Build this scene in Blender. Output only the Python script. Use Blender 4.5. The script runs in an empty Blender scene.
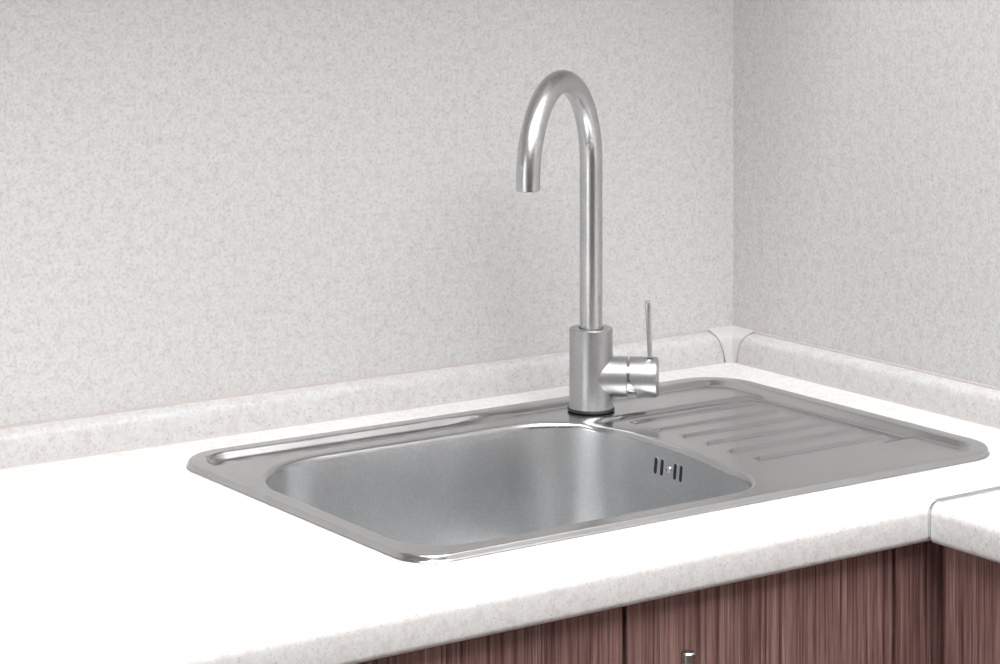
import bpy, bmesh, math, random
from mathutils import Vector, Matrix
from mathutils.geometry import delaunay_2d_cdt

PI = math.pi
SC = bpy.context.scene
COL = SC.collection
Z0 = 0.88                      # worktop height above the floor; coordinates below use worktop top = 0

# ------------------------------------------------------------------ camera
cam_d = bpy.data.cameras.new('camera')
cam = bpy.data.objects.new('camera', cam_d); COL.objects.link(cam)
cam_d.sensor_width = 36.0
cam_d.lens = 2452.46 * 36.0 / 1000.0
cam_d.shift_y = -(332.0 + 123.53) / 1000.0      # architectural shift: verticals stay vertical
cam_d.clip_start = 0.05
cam.location = (-1.82339, -2.15467, 0.55045 + Z0)
cam.rotation_euler = (PI / 2, 0, -0.60748)
SC.camera = cam

# ------------------------------------------------------------------ world, lights, exposure
W = bpy.data.worlds.new('world'); SC.world = W; W.use_nodes = True
bg = W.node_tree.nodes['Background']
bg.inputs['Color'].default_value = (0.92, 0.96, 1.0, 1); bg.inputs['Strength'].default_value = 1.0

def area(name, loc, rot, sx, sy, power, col):
    l = bpy.data.lights.new(name, 'AREA'); l.shape = 'RECTANGLE'; l.size = sx; l.size_y = sy
    l.energy = power; l.color = col
    o = bpy.data.objects.new(name, l); o.location = loc; o.rotation_euler = rot
    COL.objects.link(o); return o
ROOM_X0, ROOM_Y0, CEIL = -3.3, -3.7, 2.62
WIN = (-1.85, -0.75, 0.12, 2.25)                 # unseen window added in the left wall for streaks on the steel: y0,y1,z0,z1
area('added_window_daylight', (ROOM_X0 - 0.16, (WIN[0] + WIN[1]) / 2, (WIN[2] + WIN[3]) / 2), (0, -PI / 2, 0),
     WIN[3] - WIN[2], WIN[1] - WIN[0], 42.0, (0.93, 0.97, 1.0))  # added daylight source, gives the faucet and bowl their bright streaks
LAMP = (-0.80, -1.40, CEIL - 0.065)
area('added_ceiling_light', LAMP, (0, 0, 0), 1.55, 1.55, 74.0, (0.965, 0.985, 1.0))  # added source standing in for flash bounced off the ceiling

SC.view_settings.view_transform = 'Standard'
SC.view_settings.look = 'None'
SC.view_settings.gamma = 1.0
SC.view_settings.use_curve_mapping = False
SC.view_settings.exposure = -1.0

# ------------------------------------------------------------------ helpers
TOP = []
def tag(o, label=None, cat=None, group=None, kind=None):
    if label: o['label'] = label
    if cat: o['category'] = cat
    if group: o['group'] = group
    if kind: o['kind'] = kind
    return o
def mesh_obj(name, me, mat, parent=None, smooth=False):
    o = bpy.data.objects.new(name, me); COL.objects.link(o)
    if mat: me.materials.append(mat)
    if smooth:
        me.polygons.foreach_set('use_smooth', [True] * len(me.polygons))
    if parent: o.parent = parent
    else: TOP.append(o)
    return o
def bm_obj(name, bm, mat, parent=None, smooth=False, autosmooth=None):
    bmesh.ops.recalc_face_normals(bm, faces=bm.faces[:])
    me = bpy.data.meshes.new(name); bm.to_mesh(me); bm.free()
    o = mesh_obj(name, me, mat, parent, smooth or autosmooth is not None)
    if autosmooth is not None:
        me.set_sharp_from_angle(angle=math.radians(autosmooth))
    return o
def empty(name, loc):
    o = bpy.data.objects.new(name, None); o.location = loc; o.empty_display_size = 0.05
    COL.objects.link(o); TOP.append(o); return o
def box(bm, x0, x1, y0, y1, z0, z1, off=(0, 0, 0), bevel=0.0, seg=2):
    r = bmesh.ops.create_cube(bm, size=1.0)
    vs = r['verts']
    for v in vs:
        v.co = Vector(((x0 + x1) / 2 + v.co.x * (x1 - x0) - off[0], (y0 + y1) / 2 + v.co.y * (y1 - y0) - off[1],
                       (z0 + z1) / 2 + v.co.z * (z1 - z0) - off[2]))
    if bevel:
        es = list({e for v in vs for e in v.link_edges})
        bmesh.ops.bevel(bm, geom=es, offset=bevel, segments=seg, affect='EDGES', profile=0.5)
def lathe(bm, prof, n=64, M=None, cap0=True, cap1=True):
    """prof: (r, h) along +Z; M maps to place"""
    rings = []
    for r, h in prof:
        rings.append([bm.verts.new((M or Matrix()) @ Vector((r * math.cos(2 * PI * k / n), r * math.sin(2 * PI * k / n), h))) for k in range(n)])
    for a, b in zip(rings, rings[1:]):
        for k in range(n):
            bm.faces.new((a[k], a[(k + 1) % n], b[(k + 1) % n], b[k]))
    if cap0: bm.faces.new(list(reversed(rings[0])))
    if cap1: bm.faces.new(rings[-1])
    return rings
def prism(bm, prof, p0, p1, axis, sect):
    """extrude a closed profile; sect(u,v,t)->Vector for t in (p0,p1)"""
    a = [bm.verts.new(sect(u, v, p0)) for u, v in prof]
    b = [bm.verts.new(sect(u, v, p1)) for u, v in prof]
    n = len(prof)
    for k in range(n):
        bm.faces.new((a[k], a[(k + 1) % n], b[(k + 1) % n], b[k]))
    bm.faces.new(a); bm.faces.new(list(reversed(b)))
def sstep(a, b, x):
    t = min(1.0, max(0.0, (x - a) / (b - a))); return t * t * (3 - 2 * t)

# ------------------------------------------------------------------ materials
def new_mat(name):
    m = bpy.data.materials.new(name); m.use_nodes = True
    nt = m.node_tree; return m, nt, nt.nodes['Principled BSDF']
def ramp(nt, stops, fac):
    n = nt.nodes.new('ShaderNodeValToRGB'); e = n.color_ramp.elements
    e[0].position, e[0].color = stops[0][0], (*stops[0][1], 1)
    e[1].position, e[1].color = stops[-1][0], (*stops[-1][1], 1)
    for p, c in stops[1:-1]:
        k = e.new(p); k.color = (*c, 1)
    nt.links.new(fac, n.inputs['Fac']); return n.outputs['Color']
def position(nt, scale=(1, 1, 1)):
    g = nt.nodes.new('ShaderNodeNewGeometry')
    mp = nt.nodes.new('ShaderNodeMapping'); mp.inputs['Scale'].default_value = scale
    nt.links.new(g.outputs['Position'], mp.inputs['Vector']); return mp.outputs['Vector']
def noise(nt, vec, scale, detail=2.0, rough=0.5):
    n = nt.nodes.new('ShaderNodeTexNoise'); n.inputs['Scale'].default_value = scale
    n.inputs['Detail'].default_value = detail; n.inputs['Roughness'].default_value = rough
    nt.links.new(vec, n.inputs['Vector']); return n.outputs['Fac']
def mix(nt, mode, fac, a, b):
    n = nt.nodes.new('ShaderNodeMix'); n.data_type = 'RGBA'; n.blend_type = mode
    for s, v in ((0, fac), (6, a), (7, b)):
        if isinstance(v, (float, int)): n.inputs[s].default_value = v
        elif isinstance(v, tuple): n.inputs[s].default_value = (*v, 1)
        else: nt.links.new(v, n.inputs[s])
    return n.outputs[2]
def bump(nt, b, h, strength, dist=0.001):
    n = nt.nodes.new('ShaderNodeBump'); n.inputs['Strength'].default_value = strength
    n.inputs['Distance'].default_value = dist
    nt.links.new(h, n.inputs['Height']); nt.links.new(n.outputs['Normal'], b.inputs['Normal'])

def laminate(name, base, tint, dark, rough, contrast=1.0):
    m, nt, b = new_mat(name)
    v = position(nt)
    f1 = noise(nt, v, 290, 3, 0.65)
    c = ramp(nt, [(0.36, tint), (0.50, base), (0.66, tuple(min(1, x * 1.035) for x in base))], f1)
    f2 = noise(nt, v, 430, 1, 0.5)
    k = ramp(nt, [(0.29, dark), (0.36, (1, 1, 1)), (1.0, (1, 1, 1))], f2)
    c = mix(nt, 'MULTIPLY', contrast, c, k)
    f3 = noise(nt, v, 95, 3, 0.6)
    k3 = ramp(nt, [(0.36, (0.925, 0.895, 0.89)), (0.55, (1, 1, 1))], f3)
    c = mix(nt, 'MULTIPLY', 1.0, c, k3)
    nt.links.new(c, b.inputs['Base Color'])
    b.inputs['Roughness'].default_value = rough
    b.inputs['Specular IOR Level'].default_value = 0.35
    return m
M_wall = laminate('wall_laminate', (0.625, 0.625, 0.620), (0.535, 0.520, 0.514), (0.78, 0.75, 0.74), 0.45)
M_top = laminate('worktop_laminate', (0.80, 0.80, 0.795), (0.735, 0.72, 0.705), (0.76, 0.745, 0.74), 0.38)
M_strip = laminate('upstand_laminate', (0.615, 0.61, 0.61), (0.555, 0.54, 0.54), (0.72, 0.71, 0.72), 0.35)

def plain(name, col, rough=0.5, metal=0.0, spec=0.5):
    m, nt, b = new_mat(name)
    v = position(nt); f = noise(nt, v, 40, 3, 0.5)
    c = ramp(nt, [(0.3, tuple(x * 0.95 for x in col)), (0.7, col)], f)
    nt.links.new(c, b.inputs['Base Color'])
    b.inputs['Roughness'].default_value = rough; b.inputs['Metallic'].default_value = metal
    b.inputs['Specular IOR Level'].default_value = spec
    return m
M_cap = plain('corner_cap_plastic', (0.63, 0.615, 0.61), 0.32)
M_seal = plain('beige_seal', (0.56, 0.51, 0.49), 0.5)
M_alu = plain('aluminium', (0.74, 0.76, 0.78), 0.35, 1.0)
M_black = plain('black_rubber', (0.035, 0.035, 0.04), 0.5)
M_hole = plain('slot_shade_black', (0.012, 0.012, 0.014), 0.7)  # near-black colour painted in for the shade inside the slots
M_carc = plain('carcass_board', (0.030, 0.020, 0.019), 0.6)  # near-black so the door gaps read as shade
M_paint = plain('white_paint', (0.80, 0.80, 0.795), 0.7)
M_tan = plain('tan_paint', (0.30, 0.25, 0.22), 0.7)
M_floor = plain('floor_lino', (0.20, 0.18, 0.165), 0.45)
M_frame = plain('window_plastic', (0.82, 0.82, 0.82), 0.35)

def steel(name, col, rough, stretch, amt, speck=0.0):
    m, nt, b = new_mat(name)
    v = position(nt, stretch)
    f = noise(nt, v, 1.0, 4, 0.6)
    vp = position(nt)
    g = noise(nt, vp, 22, 4, 0.6)
    c = ramp(nt, [(0.25, tuple(x * 0.90 for x in col)), (0.75, tuple(min(1, x * 1.06) for x in col))], f)
    c2 = ramp(nt, [(0.3, (0.90, 0.90, 0.90)), (0.7, (1, 1, 1))], g)
    c = mix(nt, 'MULTIPLY', 1.0, c, c2)
    if speck:
        s = noise(nt, vp, 420, 1, 0.5)
        k = ramp(nt, [(0.66, (0, 0, 0)), (0.74, (speck, speck, speck))], s)
        c = mix(nt, 'ADD', 1.0, c, k)
    nt.links.new(c, b.inputs['Base Color'])
    b.inputs['Metallic'].default_value = 1.0
    r = nt.nodes.new('ShaderNodeMapRange')
    r.inputs[3].default_value = rough - amt; r.inputs[4].default_value = rough + amt
    nt.links.new(g, r.inputs[0]); nt.links.new(r.outputs[0], b.inputs['Roughness'])
    bump(nt, b, f, 0.06, 0.0006)
    return m
M_sink = steel('pressed_sink_steel', (0.56, 0.56, 0.565), 0.20, (60, 900, 900), 0.05)
M_bowl = steel('satin_bowl_steel', (0.68, 0.69, 0.70), 0.34, (420, 420, 420), 0.04, 0.04)
M_faucet = steel('brushed_faucet_steel', (0.51, 0.51, 0.515), 0.38, (300, 300, 300), 0.015)
M_pipe = steel('polished_pipe_steel', (0.62, 0.62, 0.62), 0.28, (250, 250, 250), 0.015)
M_chrome = steel('handle_steel', (0.62, 0.61, 0.61), 0.18, (200, 200, 30), 0.04)

def wood(name):
    m, nt, b = new_mat(name)
    v = position(nt, (1, 1, 0.026))
    w = noise(nt, position(nt, (5, 5, 0.9)), 3.0, 2, 0.5)
    f = noise(nt, v, 260, 5, 0.7)
    g = noise(nt, position(nt, (1, 1, 0.012)), 500, 2, 0.6)
    c = ramp(nt, [(0.28, (0.095, 0.042, 0.038)), (0.45, (0.245, 0.130, 0.116)), (0.56, (0.335, 0.195, 0.175)), (0.72, (0.55, 0.38, 0.35))], f)
    c2 = ramp(nt, [(0.34, (0.40, 0.37, 0.37)), (0.50, (1, 1, 1)), (0.75, (1.0, 1.0, 1.0))], g)
    c = mix(nt, 'MULTIPLY', 1.0, c, c2)
    c3 = ramp(nt, [(0.3, (0.82, 0.80, 0.80)), (0.7, (1, 1, 1))], w)
    c = mix(nt, 'MULTIPLY', 1.0, c, c3)
    nt.links.new(c, b.inputs['Base Color'])
    b.inputs['Roughness'].default_value = 0.5
    bump(nt, b, g, 0.15, 0.0005)
    return m
M_wood = wood('dark_walnut_laminate')

m, nt, b = new_mat('window_glass')
for n in list(nt.nodes):
    if n.type != 'OUTPUT_MATERIAL': nt.nodes.remove(n)
tr = nt.nodes.new('ShaderNodeBsdfTransparent'); gl = nt.nodes.new('ShaderNodeBsdfGlossy'); gl.inputs['Roughness'].default_value = 0.02
fr = nt.nodes.new('ShaderNodeFresnel'); mx = nt.nodes.new('ShaderNodeMixShader')
nt.links.new(fr.outputs[0], mx.inputs[0]); nt.links.new(tr.outputs[0], mx.inputs[1]); nt.links.new(gl.outputs[0], mx.inputs[2])
nt.links.new(mx.outputs[0], nt.nodes['Material Output'].inputs['Surface'])
M_glass = m
m, nt, b = new_mat('added_lamp_diffuser')
b.inputs['Base Color'].default_value = (0.9, 0.9, 0.9, 1)
b.inputs['Emission Color'].default_value = (1, 0.985, 0.96, 1); b.inputs['Emission Strength'].default_value = 8.0
M_diff = m

# ------------------------------------------------------------------ room shell
T = 0.12
FL, CE = -Z0, CEIL - Z0
def slab(name, x0, x1, y0, y1, z0, z1, mat):
    bm = bmesh.new(); box(bm, x0, x1, y0, y1, z0, z1)
    return tag(bm_obj(name, bm, mat), kind='structure')
slab('floor', ROOM_X0 - T, T, ROOM_Y0 - T, T, FL - 0.1, FL, M_floor)
slab('ceiling', ROOM_X0 - T, T, ROOM_Y0 - T, T, CE, CE + 0.1, M_paint)
tag(slab('wall_back', ROOM_X0 - T, T, 0, T, FL, CE, M_wall), 'pale grey speckled laminate wall behind the sink')
tag(slab('wall_right', 0, T, ROOM_Y0 - T, 0, FL, CE, M_wall), 'pale grey speckled laminate wall beside the draining board')
slab('wall_front', ROOM_X0 - T, 0, ROOM_Y0 - T, ROOM_Y0, FL, CE, M_tan)
bm = bmesh.new()
wz0, wz1 = WIN[2] - Z0, WIN[3] - Z0
box(bm, ROOM_X0 - T, ROOM_X0, ROOM_Y0, WIN[0], FL, CE)
box(bm, ROOM_X0 - T, ROOM_X0, WIN[1], 0, FL, CE)
box(bm, ROOM_X0 - T, ROOM_X0, WIN[0], WIN[1], FL, wz0)
box(bm, ROOM_X0 - T, ROOM_X0, WIN[0], WIN[1], wz1, CE)
tag(bm_obj('wall_left', bm, M_paint), kind='structure')
win = tag(empty('added_window_1', (ROOM_X0 - 0.06, WIN[0], wz0)), kind='structure')  # added window, unseen, put in for the steel reflections
ww, wh = WIN[1] - WIN[0], wz1 - wz0
bm = bmesh.new()
for a in ((0, ww, 0, 0.06), (0, ww, wh - 0.06, wh), (0, 0.06, 0.06, wh - 0.06), (ww - 0.06, ww, 0.06, wh - 0.06), (ww / 2 - 0.04, ww / 2 + 0.04, 0.06, wh - 0.06)):
    box(bm, -0.035, 0.035, a[0], a[1], a[2], a[3])
bm_obj('window_frame', bm, M_frame, win)
for a in ((0.06, ww / 2 - 0.04), (ww / 2 + 0.04, ww - 0.06)):
    bm = bmesh.new(); box(bm, -0.004, 0.004, a[0], a[1], 0.06, wh - 0.06)
    bm_obj('pane', bm, M_glass, win)

# ------------------------------------------------------------------ worktops
D, TH, A = 0.600, 0.0354, 0.2843          # depth, thickness, front edge of the return worktop
SX0, SX1, SY0, SY1 = -0.7636, -0.0880, -0.5150, -0.0809   # sink outline
CX0 = -1.56
HX0, HX1, HY0, HY1 = SX0 + 0.020, SX1 - 0.020, SY0 + 0.020, SY1 - 0.020   # cut-out
def edge_profile(R1=0.011, R2=0.006):
    """(inward distance, z) from the top tangent, round the front, to the underside"""
    p = []
    for k in range(9):
        a = PI / 2 * k / 8; p.append((R1 - R1 * math.sin(a), -R1 + R1 * math.cos(a)))
    for k in range(6):
        a = PI / 2 * k / 5; p.append((R2 - R2 * math.cos(a), -TH + R2 - R2 * math.sin(a)))
    return p
EP = edge_profile()
def worktop_main():
    bm = bmesh.new()
    xs = [CX0, HX0, HX1, 0.0]
    ys = [HY0, HY1, 0.0]
    def V(x, y, z): return bm.verts.new((x, y, z))
    front = [[V(x, -D + u, z) for u, z in EP] for x in xs]
    for i in range(3):
        for k in range(len(EP) - 1):
            bm.faces.new((front[i][k], front[i + 1][k], front[i + 1][k + 1], front[i][k + 1]))
    top = [[front[i][0]] + [V(xs[i], y, 0) for y in ys] for i in range(4)]
    bot = [[front[i][-1]] + [V(xs[i], y, -TH) for y in ys] for i in range(4)]
    for i in range(3):
        for j in range(3):
            if i == 1 and j == 1: continue
            bm.faces.new((top[i][j], top[i + 1][j], top[i + 1][j + 1], top[i][j + 1]))
            bm.faces.new((bot[i][j], bot[i][j + 1], bot[i + 1][j + 1], bot[i + 1][j]))
    for a, b in (((1, 1), (2, 1)), ((2, 1), (2, 2)), ((2, 2), (1, 2)), ((1, 2), (1, 1))):
        bm.faces.new((top[a[0]][a[1]], top[b[0]][b[1]], bot[b[0]][b[1]], bot[a[0]][a[1]]))
    for i in range(3):
        bm.faces.new((top[i][3], top[i + 1][3], bot[i + 1][3], bot[i][3]))
    for i in (0, 3):
        bm.faces.new(front[i] + bot[i][1:] + list(reversed(top[i][1:])))
    return bm_obj('worktop', bm, M_top, None, autosmooth=35)
o = worktop_main()
tag(o, 'long white speckled laminate worktop with rounded front edge holding the steel sink', 'worktop')

bm = bmesh.new()
prof = EP + [(A, -TH), (A, 0.0)]
prism(bm, prof, -D - 0.003, -1.75, 'y', lambda u, z, t: Vector((-A + u, t, z)))
o = bm_obj('worktop', bm, M_top, None, autosmooth=35)
tag(o, 'short white speckled worktop returning along the right wall, beyond the joint strip', 'worktop')
# aluminium joint between the two worktops
bm = bmesh.new()
inner = [(u, z) for u, z in EP]
web = [(u - 0.0008, z) for u, z in EP[:-1]]
prism(bm, [(-0.0006, -TH + 0.006)] + [(u - 0.0006 if u < 0.011 else u, z + (0.0008 if z > -0.002 else 0)) for u, z in reversed(EP[:11])] + [(A - 0.02, 0.0008), (A - 0.02, -0.02), (0.012, -TH + 0.006)],
      -D + 0.0002, -D - 0.0028, 'y', lambda u, z, t: Vector((-A + u, t, z)))
box(bm, -A + 0.0115, -0.0205, -D - 0.0055, -D + 0.0040, 0.0001, 0.0009)
o = bm_obj('joint_strip', bm, M_alu, None)
tag(o, 'thin aluminium joint strip between the two white worktops', 'joint strip')

# ------------------------------------------------------------------ upstand strips along the walls
SD, SH = 0.020, 0.0335
SP = [(0.0200, 0.0012), (0.0196, 0.010), (0.0190, 0.020), (0.0182, 0.0252), (0.0165, 0.0285), (0.0135, 0.0306), (0.0085, 0.0322), (0.0, SH)]
SPC = SP + [(0.0, 0.0012)]
CAPW = 0.031
def upstand(name, label, sect, p0, p1):
    root = tag(empty(name, (0, 0, 0)), label, kind='structure')
    bm = bmesh.new(); prism(bm, SPC, p0, p1, None, sect); bm_obj('upstand_strip', bm, M_strip, root, autosmooth=50)
    bm = bmesh.new(); prism(bm, [(0.0, SH), (0.0026, SH - 0.0006), (0.0022, SH + 0.0016), (0.0, SH + 0.0019)], p0, p1, None, sect)
    bm_obj('top_seal', bm, M_seal, root)
    bm = bmesh.new(); prism(bm, [(0.0, 0.0), (0.0212, 0.0), (0.0204, 0.0014), (0.0, 0.0014)], p0, p1, None, sect)
    bm_obj('bottom_seal', bm, M_seal, root)
upstand('trim_1', 'white speckled upstand strip along the foot of the back wall', lambda d, z, t: Vector((t, -d, z)), CX0, -CAPW)
upstand('trim_2', 'white speckled upstand strip along the foot of the right wall', lambda d, z, t: Vector((-d, t, z)), -CAPW, -1.75)
# plastic corner cap: a mitred piece a little proud of both strips
bm = bmesh.new()
cp = [(d + 0.0014 if d > 0 else 0.0, z + (0.0012 if z > 0.002 else -0.0010)) for d, z in SP]
cp[-1] = (0.0, SH + 0.0026)
rows = []
for i, (d, z) in enumerate(cp):
    t = i / (len(cp) - 1)
    L = [0.0285, 0.0312, 0.0345, 0.0370, 0.0385, 0.0390, 0.0385, 0.0380][i]
    c = max(d + 0.0005, 0.0)
    f = 0.005 * (1 - t)
    row = [(-L, -d, z), (-d - f, -d, z), (-d - f * .45, -d - f * .1, z), (-d - f * .1, -d - f * .45, z), (-d, -d - f, z), (-d, -L, z)]
    rows.append([bm.verts.new(q) for q in row])
for a, b in zip(rows, rows[1:]):
    for k in range(5):
        vs = [a[k], a[k + 1], b[k + 1], b[k]]
        try: bm.faces.new(vs)
        except ValueError: pass
bl = bm.verts.new((-0.0285, -0.0005, 0.0002)); bc = bm.verts.new((-0.0005, -0.0005, 0.0002)); br = bm.verts.new((-0.0005, -0.0285, 0.0002))
left = [r[0] for r in rows]; right = [r[-1] for r in rows]
bm.faces.new(left + [bl]); bm.faces.new(list(reversed(right)) + [br])
bm.faces.new(rows[0] + [br, bc, bl])
bmesh.ops.remove_doubles(bm, verts=bm.verts[:], dist=1e-5)
o = bm_obj('trim_3', bm, M_cap, None, autosmooth=60)
tag(o, 'smooth plastic corner cap joining the two upstand strips', kind='structure')
# thin shadow-line edges of the cap
for side in (0, 1):
    bm = bmesh.new()
    pts = []
    for i, (d, z) in enumerate(cp):
        L = [0.0285, 0.0312, 0.0345, 0.0370, 0.0385, 0.0390, 0.0385, 0.0380][i]
        pts.append(Vector((-L, -d, z)) if side == 0 else Vector((-d, -L, z)))
    ax = Vector((1, 0, 0)) if side == 0 else Vector((0, 1, 0))
    out = Vector((0, -1, 0)) if side == 0 else Vector((-1, 0, 0))
    rr_ = []
    for q in pts:
        rr_.append([bm.verts.new(q + ax * s * 0.0008 + out * h) for s, h in ((-1, -0.002), (-1, 0.0002), (1, 0.0002), (1, -0.002))])
    for a, b in zip(rr_, rr_[1:]):
        for k in range(4): bm.faces.new((a[k], a[(k + 1) % 4], b[(k + 1) % 4], b[k]))
    bm.faces.new(rr_[0]); bm.faces.new(rr_[-1])
    bm_obj('cap_edge', bm, M_seal, o)

# ------------------------------------------------------------------ base cabinets
DY, DTH = -0.585, 0.018
GZ = -TH - 0.004                    # door top
PL = -0.78                          # door bottom / plinth top
def bar_handle(parent, x, y_face, ztop, off, along='y'):
    bm = bmesh.new()
    R = 0.0062
    def tf(dx, dy, z):
        return Vector((x + dx, y_face + dy, z)) - Vector(off) if along == 'y' else Vector((x + dy, y_face + dx, z)) - Vector(off)
    M = Matrix.Translation(tf(0, -0.030, 0) + Vector((0, 0, 0)))
    L = 0.17
    lathe(bm, [(R - 0.0012, ztop - L), (R, ztop - L + 0.0012), (R, ztop - 0.0012), (R - 0.0012, ztop)], 32, M)
    for zz in (ztop - 0.032, ztop - L + 0.032):
        Mp = Matrix.Translation(tf(0, 0, zz)) @ (Matrix.Rotation(PI / 2, 4, 'X') if along == 'y' else Matrix.Rotation(-PI / 2, 4, 'Y'))
        lathe(bm, [(0.0042, 0.0), (0.0042, 0.030)], 20, Mp)
    return bm_obj('handle', bm, M_chrome, parent, autosmooth=40)

def cabinet_y(x0, x1, label, doors):
    """cabinet whose doors face the room; doors: (x0, x1, handle_x)"""
    loc = ((x0 + x1) / 2, -0.30, FL)
    root = tag(empty('base_cabinet', loc), label, 'cabinet')
    bm = bmesh.new()
    yb, yf, zt, zb = -0.025, DY + DTH + 0.001, -TH - 0.0006, PL
    box(bm, x0, x0 + 0.016, yf, yb, zb, zt, loc); box(bm, x1 - 0.016, x1, yf, yb, zb, zt, loc)
    box(bm, x0 + 0.016, x1 - 0.016, yf, yb, zb, zb + 0.016, loc)
    box(bm, x0 + 0.016, x1 - 0.016, yb - 0.004, yb, zb + 0.016, zt, loc)
    box(bm, x0 + 0.016, x1 - 0.016, yf, yf + 0.016, zt - 0.09, zt, loc)
    bm_obj('carcass', bm, M_carc, root)
    bm = bmesh.new(); box(bm, x0, x1, DY + 0.075, DY + 0.091, FL, PL, loc); bm_obj('plinth', bm, M_wood, root)
    for a, b, hx in doors:
        bm = bmesh.new(); box(bm, a, b, DY, DY + DTH, PL + 0.003, GZ, loc, 0.0009, 2)
        d = bm_obj('door', bm, M_wood, root)
        if hx is not None: bar_handle(d, hx, DY, -0.0755, loc)
    return root
cabinet_y(-0.9085, -0.3115, 'dark walnut cabinet with two doors under the steel sink', [(-0.9065, -0.6115, -0.648), (-0.6060, -0.3127, -0.5680)])
cabinet_y(-1.5085, -0.9115, 'dark walnut cabinet left of the sink cabinet, under the worktop end', [(-1.5065, -1.2115, -1.248), (-1.2060, -0.9135, -1.1695)])
# corner filler board
bm = bmesh.new(); box(bm, -0.3080, -0.2655, DY, DY + DTH, PL + 0.003, GZ, (0, 0, 0), 0.0009, 2)
box(bm, -0.2500, -0.2340, -0.645, DY + DTH, PL + 0.003, GZ)
box(bm, -0.2655, -0.2500, DY + 0.002, DY + DTH, PL + 0.003, GZ)
box(bm, -0.3080, -0.2655, DY + 0.075, DY + 0.091, FL, PL)
o = bm_obj('filler_panel', bm, M_wood, None)
tag(o, 'narrow dark walnut filler panel in the corner between the cabinets', 'panel')
# return cabinet along the right wall
RX = -A + 0.015
loc = ((RX) / 2, -1.15, FL)
root = tag(empty('base_cabinet', loc), 'dark walnut cabinet under the short worktop at the right', 'cabinet')
bm = bmesh.new()
ya, yb = -0.6460, -1.745
box(bm, RX + DTH + 0.001, -0.002, ya - 0.016, ya, PL, -TH - 0.0006, loc); box(bm, RX + DTH + 0.001, -0.002, yb, yb + 0.016, PL, -TH - 0.0006, loc)
box(bm, RX + DTH + 0.001, -0.002, yb + 0.016, ya - 0.016, PL, PL + 0.016, loc); box(bm, -0.006, -0.002, yb + 0.016, ya - 0.016, PL + 0.016, -TH - 0.0006, loc)
box(bm, RX + DTH + 0.001, RX + DTH + 0.017, yb + 0.016, ya - 0.016, -TH - 0.09, -TH - 0.0006, loc)
bm_obj('carcass', bm, M_carc, root)
bm = bmesh.new(); box(bm, RX + 0.06, RX + 0.076, yb, ya, FL, PL, loc); bm_obj('plinth', bm, M_wood, root)
for a, b, hy in ((-0.6060, -1.1720, -1.130), (-1.1760, -1.743, -1.218)):
    bm = bmesh.new(); box(bm, RX, RX + DTH, b, a, PL + 0.003, GZ, loc, 0.0009, 2)
    d = bm_obj('door', bm, M_wood, root)
    bar_handle(d, RX, hy, -0.0735, loc, 'x')

# ------------------------------------------------------------------ added wall cabinets (unseen, put in to shade the tops of the walls)
UZ0, UZ1, UD = 0.72, 1.42, 0.32
def added_wall_cabinet(x0, x1, label):
    loc = ((x0 + x1) / 2, 0, UZ0)
    root = tag(empty('added_wall_cabinet', loc), label, 'cabinet', 'added wall cabinets along the back wall')
    bm = bmesh.new(); box(bm, x0, x1, -UD + 0.019, -0.001, UZ0, UZ1, loc); bm_obj('carcass', bm, M_paint, root)
    xm = (x0 + x1) / 2
    for a, b, hx in ((x0 + 0.002, xm - 0.002, xm - 0.04), (xm + 0.002, x1 - 0.002, xm + 0.04)):
        bm = bmesh.new(); box(bm, a, b, -UD, -UD + DTH, UZ0 + 0.001, UZ1 - 0.002, loc, 0.0009, 2)
        d = bm_obj('door', bm, M_wood, root); bar_handle(d, hx, -UD, UZ0 + 0.21, loc)
added_wall_cabinet(-1.8285, -1.2220, 'added unseen dark walnut wall cabinet hung on the back wall, leftmost of three')
added_wall_cabinet(-1.2200, -0.6130, 'added unseen dark walnut wall cabinet hung on the back wall, middle of three')
added_wall_cabinet(-0.6110, -0.0040, 'added unseen dark walnut wall cabinet hung on the back wall in the corner')

# ------------------------------------------------------------------ sink
def rrect(x0, x1, y0, y1, rad, n=14, m=(40, 26)):
    """closed CCW rounded rectangle, corner radii (RF, RB, LB, LF), n points a corner, m points a side"""
    cs = [((x1 - rad[0], y0 + rad[0]), -PI / 2, rad[0]), ((x1 - rad[1], y1 - rad[1]), 0.0, rad[1]),
          ((x0 + rad[2], y1 - rad[2]), PI / 2, rad[2]), ((x0 + rad[3], y0 + rad[3]), PI, rad[3])]
    out = []
    for i, (c, a0, r) in enumerate(cs):
        arc = [(c[0] + r * math.cos(a0 + PI / 2 * k / n), c[1] + r * math.sin(a0 + PI / 2 * k / n)) for k in range(n + 1)]
        out += arc
        c2, a2, r2 = cs[(i + 1) % 4]
        nx = (c2[0] + r2 * math.cos(a2), c2[1] + r2 * math.sin(a2))
        ms = m[1] if i % 2 == 0 else m[0]
        for k in range(1, ms):
            t = k / ms; out.append((arc[-1][0] + (nx[0] - arc[-1][0]) * t, arc[-1][1] + (nx[1] - arc[-1][1]) * t))
    return out
ORS = (0.052, 0.055, 0.052, 0.034)      # outer corner radii RF, RB, LB, LF
def outer_r(x, y):
    if y > -0.3: return ORS[1] if x > -0.42 else ORS[2]
    return ORS[0] if x > -0.42 else ORS[3]
def sdf_rr(x, y, x0, x1, y0, y1, r):
    """signed distance, positive inside"""
    px, py = abs(x - (x0 + x1) / 2) - (x1 - x0) / 2 + r, abs(y - (y0 + y1) / 2) - (y1 - y0) / 2 + r
    return r - math.hypot(max(px, 0), max(py, 0)) - min(max(px, py), 0)
RIM = 0.0056
RIBS = [(-0.192, -0.297, -0.131), (-0.2325, -0.297, -0.1307), (-0.2690, -0.2955, -0.1300), (-0.3060, -0.2955, -0.1285), (-0.3440, -0.2970, -0.1268), (-0.3830, -0.2958, -0.1265)]
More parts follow.
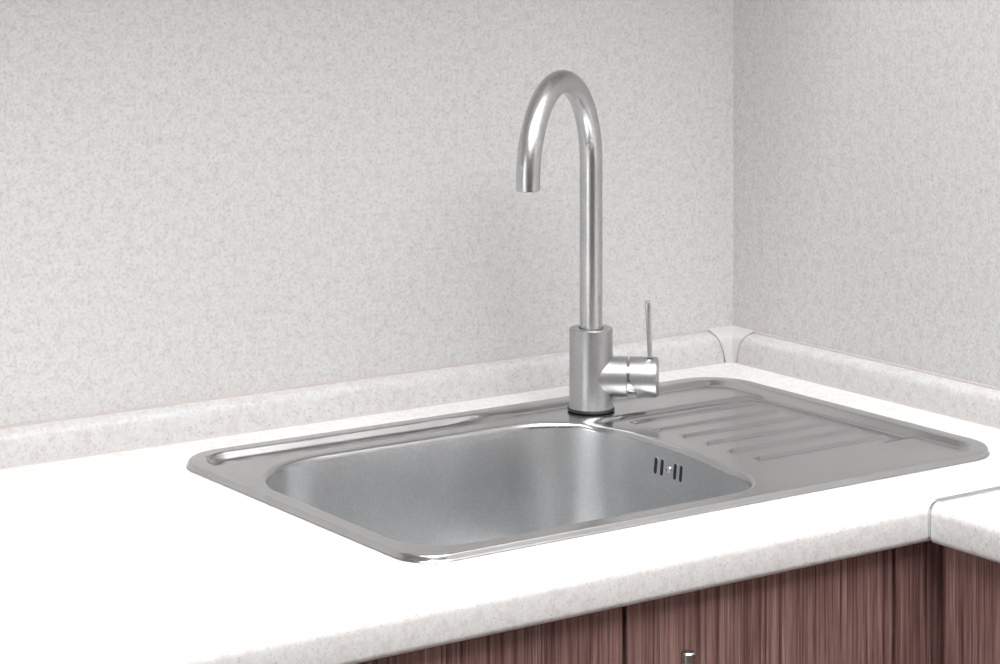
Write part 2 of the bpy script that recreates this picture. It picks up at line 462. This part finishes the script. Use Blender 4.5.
def zs(x, y):
    s = sdf_rr(x, y, SX0, SX1, SY0, SY1, outer_r(x, y))
    # rim
    if s < 0.0052:
        if s < 0.0018: rim = 0.0004 + 0.0036 * max(0.0, s) / 0.0018
        else:
            t = min(1.0, (s - 0.0018) / 0.0024); rim = 0.0040 + (RIM - 0.0040) * (1 - (1 - t) ** 3)
    else: rim = RIM
    # panel inside the rim; behind the bowl it slopes gently down from the rim
    yb = -0.1235 + 0.0145 * sstep(-0.47, -0.37, x)
    t = min(1.0, max(0.0, (y - yb) / (-0.0985 - yb)))
    right = sstep(-0.47, -0.37, x)
    panel = 0.0004 + 0.0040 * (t * 0.75 + 0.25 * sstep(0, 1, t)) * right - 0.0019 * t * (1 - right)
    # sunken draining board, open towards the bowl
    rec = sdf_rr(x, y, -0.60, -0.1090, -0.70, -0.1680, 0.032)
    q = sstep(-0.165, -0.125, x)
    fade = (1 - q) * sstep(-0.49, -0.37, y) + q * sstep(-0.414, -0.399, y)
    panel -= 0.0032 * sstep(0.0, 0.0095 - 0.0043 * sstep(-0.24, -0.19, y) * (1 - sstep(-0.175, -0.135, x)) + 0.016 * (1 - sstep(-0.37, -0.28, x)), rec) * fade
    # ribs
    if rec > 0.008:
        for ry, ra, rb in RIBS:
            d = math.hypot(y - ry, max(0.0, ra + 0.004 - x, x - rb + 0.004))
            if d < 0.0055: panel += 0.0021 * 0.5 * (1 + math.cos(PI * d / 0.0055))
    k = sstep(0.0165, 0.0265 - 0.0045 * (1 - right) * sstep(-0.12, -0.11, y), s)
    return rim * (1 - k) + panel * k
def nrm(x, y):
    e = 0.0002
    gx = (zs(x + e, y) - zs(x - e, y)) / (2 * e); gy = (zs(x, y + e) - zs(x, y - e)) / (2 * e)
    return Vector((-gx, -gy, 1)).normalized()
BX0, BX1, BY0, BY1 = -0.7375, -0.3190, -0.4805, -0.1370
BR = (0.074, 0.095, 0.105, 0.058)
def warp(x, y):
    """the right-hand bowl wall draws in towards the front"""
    w = min(1.0, max(0.0, (x - BX0) / (BX1 - BX0)))
    return (x - 0.024 * w ** 3 * (1 - sstep(-0.46, -0.29, y)), y)
def unwarp(x, y):
    u = x
    for _ in range(12): u += x - warp(u, y)[0]
    return u, y
def sdf_bowl(x, y):
    x, y = unwarp(x, y)
    cx, cy = (BX0 + BX1) / 2, (BY0 + BY1) / 2
    r = (BR[1] if x > cx else BR[2]) if y > cy else (BR[0] if x > cx else BR[3])
    return sdf_rr(x, y, BX0, BX1, BY0, BY1, r)
bowl_loop = [warp(*q) for q in rrect(BX0, BX1, BY0, BY1, BR, 20, (60, 46))]
def ring_loop(s, n=14):
    return rrect(SX0 + s, SX1 - s, SY0 + s, SY1 - s, tuple(max(r - s, 0.004) for r in ORS), n, (150, 100))
verts2, edges2 = [], []
def add_loop(l):
    i0 = len(verts2); verts2.extend(Vector(q) for q in l)
    edges2.extend((i0 + k, i0 + (k + 1) % len(l)) for k in range(len(l)))
add_loop(ring_loop(0.0)); add_loop(bowl_loop)
for s in (0.0009, 0.0018, 0.0021, 0.0025, 0.0030, 0.0036, 0.0044, 0.0056, 0.009, 0.0155, 0.0172, 0.0190, 0.0210, 0.0230, 0.0250, 0.0268):
    l = ring_loop(s)
    l = [q for q in l if sdf_bowl(q[0], q[1]) < -0.0012]
    verts2.extend(Vector(q) for q in l)
random.seed(4)
def fill(x0, x1, y0, y1, st):
    nx, ny = int((x1 - x0) / st), int((y1 - y0) / st)
    for i in range(nx + 1):
        for j in range(ny + 1):
            x, y = x0 + i * st, y0 + j * st
            if sdf_rr(x, y, SX0, SX1, SY0, SY1, outer_r(x, y)) < 0.0280: continue
            if sdf_bowl(x, y) > -0.0015: continue
            yield (x, y)
for q in fill(-0.355, -0.108, -0.49, -0.1, 0.0022): verts2.append(Vector(q))
for q in fill(-0.745, -0.3571, -0.49, -0.1, 0.004): verts2.append(Vector(q))
vo, eo, fo, ov, oe, of = delaunay_2d_cdt(verts2, edges2, [], 1, 1e-6)
faces = []
for f in fo:
    c = sum((vo[i] for i in f), Vector((0, 0))) / len(f)
    if sdf_bowl(c.x, c.y) <= 0: faces.append(f)
used = sorted({i for f in faces for i in f}); remap = {i: k for k, i in enumerate(used)}
SINK = (( SX0 + SX1) / 2, (SY0 + SY1) / 2, 0.0)
co = [(vo[i].x - SINK[0], vo[i].y - SINK[1], zs(vo[i].x, vo[i].y) + 0.0002) for i in used]
me = bpy.data.meshes.new('deck')
me.from_pydata(co, [], [tuple(remap[i] for i in f) for f in faces]); me.update()
if sum(p.normal.z for p in me.polygons) < 0: me.flip_normals()
sink = tag(empty('kitchen_sink', SINK), 'stainless steel inset sink with one bowl and a ribbed draining board', 'sink')
deck = mesh_obj('deck', me, M_sink, sink, True)
me.normals_split_custom_set_from_vertices([nrm(vo[i].x, vo[i].y) for i in used])
# bowl
rings = []
LIP = 0.0065
prof = []
for k in range(9):
    a = PI / 2 * k / 8 * 0.96; prof.append((LIP * math.sin(a), -LIP * (1 - math.cos(a))))
for k in range(1, 13): prof.append((LIP + 0.011 * k / 12, -LIP - 0.100 * k / 12))
d0, z0 = prof[-1]; RB = 0.045
for k in range(1, 10):
    a = PI / 2 * k / 9; prof.append((d0 + RB * (1 - math.cos(a)), z0 - RB * math.sin(a)))
d1, z1 = prof[-1]
prof += [(d1 + 0.03, z1 - 0.0015), (d1 + 0.06, z1 - 0.003)]
bm = bmesh.new()
for d, z in prof:
    loop = [warp(*q) for q in rrect(BX0 + d, BX1 - d, BY0 + d, BY1 - d, tuple(max(r - d, 0.012) for r in BR), 20, (60, 46))]
    ring = []
    for (x, y), (xo, yo) in zip(loop, bowl_loop):
        w = max(0.0, 1 + z / 0.05)
        ring.append(bm.verts.new((x - SINK[0], y - SINK[1], z + zs(xo, yo) * w + 0.0002)))
    rings.append(ring)
n = len(bowl_loop)
for a, b2 in zip(rings, rings[1:]):
    for k in range(n): bm.faces.new((a[k], a[(k + 1) % n], b2[(k + 1) % n], b2[k]))
cxm, cym = (BX0 + BX1) / 2 - SINK[0], (BY0 + BY1) / 2 - SINK[1]
DR = 0.045
drain = [bm.verts.new((cxm + DR * math.cos(math.atan2(v.co.y - cym, v.co.x - cxm)), cym + DR * math.sin(math.atan2(v.co.y - cym, v.co.x - cxm)), z1 - 0.006)) for v in rings[-1]]
for k in range(n): bm.faces.new((rings[-1][k], rings[-1][(k + 1) % n], drain[(k + 1) % n], drain[k]))
bowl = bm_obj('bowl', bm, M_bowl, sink, smooth=True)
if bowl.data.polygons[0].normal.z < 0: bowl.data.flip_normals()
bowl.data.materials.append(M_sink)
for p in bowl.data.polygons[:8 * n]: p.material_index = 1
tag(bowl, 'deep satin steel bowl')
bm = bmesh.new()
lathe(bm, [(0.0455, z1 - 0.0065), (0.044, z1 - 0.0045), (0.038, z1 - 0.0055), (0.035, z1 - 0.016), (0.012, z1 - 0.018), (0.010, z1 - 0.012), (0.004, z1 - 0.011)], 48, Matrix.Translation((cxm, cym, 0)))
bm_obj('drain_strainer', bm, M_chrome, bowl, autosmooth=40)
# overflow slots on the right-hand bowl wall
def wall_x(z, y): return warp(BX1 - (LIP + 0.011 * (-z - LIP - 0.0030) / 0.100), y)[0]
SCREW_Y, SLOT_Z = -0.2902, -0.0262
def stadium(bm, yc, zc, hw, hh, xoff, n=10):
    pts = []
    for k in range(n + 1):
        a = PI * k / n; pts.append((hw * math.cos(a), hh - hw + hw * math.sin(a)))
    for k in range(n + 1):
        a = PI + PI * k / n; pts.append((hw * math.cos(a), -hh + hw + hw * math.sin(a)))
    def P(q, off): return Vector((wall_x(zc + q[1], yc + q[0]) + off - SINK[0], yc + q[0] - SINK[1], zc + q[1]))
    return pts, P
for i, yc in enumerate((-0.2703, -0.2800, -0.3006, -0.3104)):
    zc = SLOT_Z
    bm = bmesh.new()
    pts, P = stadium(bm, yc, zc, 0.0025, 0.0079, 0)
    f = [bm.verts.new(P(q, -0.0004)) for q in pts]; bk = [bm.verts.new(P(q, 0.002)) for q in pts]
    bm.faces.new(f)
    for k in range(len(pts)): bm.faces.new((f[k], f[(k + 1) % len(pts)], bk[(k + 1) % len(pts)], bk[k]))
    bm_obj('overflow_slot', bm, M_hole, bowl)  # dark plate standing in for the shaded hole
    bm = bmesh.new()
    p2, P2 = stadium(bm, yc, zc, 0.0029, 0.0083, 0)
    a = [bm.verts.new(P(q, -0.0005)) for q in pts]; c = [bm.verts.new(P2(q, -0.0001)) for q in p2]
    for k in range(len(pts)): bm.faces.new((a[k], a[(k + 1) % len(pts)], c[(k + 1) % len(pts)], c[k]))
    bm_obj('slot_edge', bm, M_bowl, bowl)
bm = bmesh.new()
lathe(bm, [(0.0042, 0.0), (0.0040, 0.0010), (0.0028, 0.0019), (0.0010, 0.0023)], 24,
      Matrix.Translation((wall_x(SLOT_Z, SCREW_Y) - SINK[0], SCREW_Y - SINK[1], SLOT_Z)) @ Matrix.Rotation(-PI / 2, 4, 'Y'))
bm_obj('overflow_screw', bm, M_chrome, bowl, smooth=True)

# ------------------------------------------------------------------ faucet
FX, FY, FZ = -0.3046, -0.1342, 0.0014
fau = tag(empty('kitchen_faucet', (FX, FY, FZ)), 'brushed steel kitchen faucet with tall arched spout and side lever', 'faucet')
bm = bmesh.new(); lathe(bm, [(0.0238, 0.0), (0.0243, 0.0006), (0.0243, 0.0022), (0.0236, 0.0030)], 72)
bm_obj('base_ring', bm, M_black, fau, autosmooth=40)
BRAD, BH = 0.0224, 0.0842
bm = bmesh.new()
lathe(bm, [(0.0232, 0.0028), (0.0232, 0.0040), (BRAD, 0.0052), (BRAD, BH - 0.0008), (BRAD - 0.0008, BH), (0.0128, BH), (0.0128, BH - 0.004), (0.0118, BH - 0.004)], 96)
bm_obj('body', bm, M_faucet, fau, autosmooth=40)
# spout: vertical pipe, half-circle arch
R, AZ, ZS, ANG, PR = 0.0900, math.radians(-146.6), 0.2544, math.radians(184.4), 0.01180
path = [(0.0, BH - 0.012 + (ZS - BH + 0.012) * k / 20) for k in range(20)]
path += [(R - R * math.cos(ANG * k / 72), ZS + R * math.sin(ANG * k / 72)) for k in range(73)]
tang = [PI / 2] * 20 + [PI / 2 - ANG * k / 72 for k in range(73)]
dirv = Vector((math.cos(AZ), math.sin(AZ), 0)); side = Vector((-math.sin(AZ), math.cos(AZ), 0))
def tube_ring(bm, s, z, th, r, n=48):
    c = dirv * s + Vector((0, 0, z))
    nv = dirv * (-math.sin(th)) + Vector((0, 0, math.cos(th)))
    return [bm.verts.new(c + nv * r * math.cos(2 * PI * k / n) + side * r * math.sin(2 * PI * k / n)) for k in range(n)]
bm = bmesh.new()
rs = [tube_ring(bm, s, z, th, PR) for (s, z), th in zip(path, tang)]
(s_e, z_e), th_e = path[-1], tang[-1]
td = (math.cos(th_e), math.sin(th_e))
rs.append(tube_ring(bm, s_e + td[0] * 0.0004, z_e + td[1] * 0.0004, th_e, PR - 0.0004))
rs.append(tube_ring(bm, s_e + td[0] * 0.0004, z_e + td[1] * 0.0004, th_e, PR - 0.0018))
rs.append(tube_ring(bm, s_e - td[0] * 0.006, z_e - td[1] * 0.006, th_e, PR - 0.0018))
for a, b2 in zip(rs, rs[1:]):
    for k in range(48): bm.faces.new((a[k], a[(k + 1) % 48], b2[(k + 1) % 48], b2[k]))
spout = bm_obj('spout', bm, M_pipe, fau, autosmooth=40)
bm = bmesh.new()
bm.faces.new(tube_ring(bm, s_e - td[0] * 0.004, z_e - td[1] * 0.004, th_e, PR - 0.0017))
bm_obj('aerator', bm, M_black, spout)
# side valve and lever
LAZ, LZ, LR = math.radians(-40.0), 0.0345, 0.0206
ML = Matrix.Translation((0, 0, LZ)) @ Matrix.Rotation(LAZ, 4, 'Z') @ Matrix.Rotation(PI / 2, 4, 'Y')   # local z -> axis
bm = bmesh.new()
lathe(bm, [(LR, 0.004), (LR, 0.0371), (LR - 0.0008, 0.0378), (0.015, 0.0378)], 96, ML)
bm_obj('valve_housing', bm, M_faucet, fau, autosmooth=40)
bm = bmesh.new(); lathe(bm, [(0.0182, 0.036), (0.0182, 0.046)], 64, ML); bm_obj('valve_neck', bm, M_chrome, fau, autosmooth=40)
bm = bmesh.new()
prof = [(0.0150, 0.0396), (LR - 0.0007, 0.0396), (LR, 0.0403), (LR, 0.0500), (LR, 0.0665), (LR - 0.0006, 0.0680), (LR - 0.0024, 0.0696)]
n = 96; rgs = []
M0 = Matrix.Translation((0, 0, LZ)) @ Matrix.Rotation(LAZ, 4, 'Z')
for r, h in prof:
    ring = []
    for k in range(n):
        a = 2 * PI * k / n; up, sd = math.sin(a), math.cos(a)
        hh = h
        if h < 0.045: hh += 0.0075 * sstep(0.30, 0.95, -up * 0.93 - sd * 0.36)    # oblique cut underneath
        ring.append(bm.verts.new(M0 @ Vector((hh, r * sd, r * up))))
    rgs.append(ring)
for a, b2 in zip(rgs, rgs[1:]):
    for k in range(n): bm.faces.new((a[k], a[(k + 1) % n], b2[(k + 1) % n], b2[k]))
bm.faces.new(rgs[0]); bm.faces.new(rgs[-1])
knob = bm_obj('lever_knob', bm, M_faucet, fau, autosmooth=30)
bm = bmesh.new()
NL = 14; rows = []
for k in range(NL + 1):
    t = k / NL
    z = 0.0155 + (0.0785 - 0.0155) * t
    th = 0.0023 + 0.0006 * t; wd = 0.0050 + 0.0010 * t
    if t > 0.95: th *= 0.72; wd *= 0.72
    x = 0.0606 - 0.0024 * t ** 1.3
    ring = []
    for q in range(20):
        a = 2 * PI * q / 20
        ca, sa = math.cos(a), math.sin(a)
        ring.append(bm.verts.new(M0 @ Vector((x + th * math.copysign(abs(ca) ** 0.45, ca), wd * math.copysign(abs(sa) ** 0.45, sa), z))))
    rows.append(ring)
for a, b2 in zip(rows, rows[1:]):
    for q in range(20): bm.faces.new((a[q], a[(q + 1) % 20], b2[(q + 1) % 20], b2[q]))
bm.faces.new(rows[0]); bm.faces.new(rows[-1])
bm_obj('lever', bm, M_pipe, knob, autosmooth=45)
bm = bmesh.new()
box(bm, -0.0028, 0.0028, -0.0060, 0.0060, -0.001, 0.0009)
bmesh.ops.transform(bm, matrix=M0 @ Matrix.Translation((0.0606, 0, LR - 0.0011)), verts=bm.verts[:])
bm_obj('lever_slot', bm, M_hole, knob)

# ------------------------------------------------------------------ added ceiling lamp, unseen, in place of ceiling-bounced flash
lamp = tag(empty('added_ceiling_lamp', (LAMP[0], LAMP[1], CE)), 'added square white ceiling panel lamp standing in for bounced flash', 'lamp')
bm = bmesh.new()
for a in ((-.8, .8, -.8, -.775), (-.8, .8, .775, .8), (-.8, -.775, -.775, .775), (.775, .8, -.775, .775)):
    box(bm, a[0], a[1], a[2], a[3], -0.05, 0.0)
bm_obj('frame', bm, M_frame, lamp)
bm = bmesh.new(); box(bm, -.775, .775, -.775, .775, -0.04, -0.03); bm_obj('diffuser', bm, M_diff, lamp)

# lift everything so that the floor lies at z = 0
for o in TOP: o.location.z += Z0
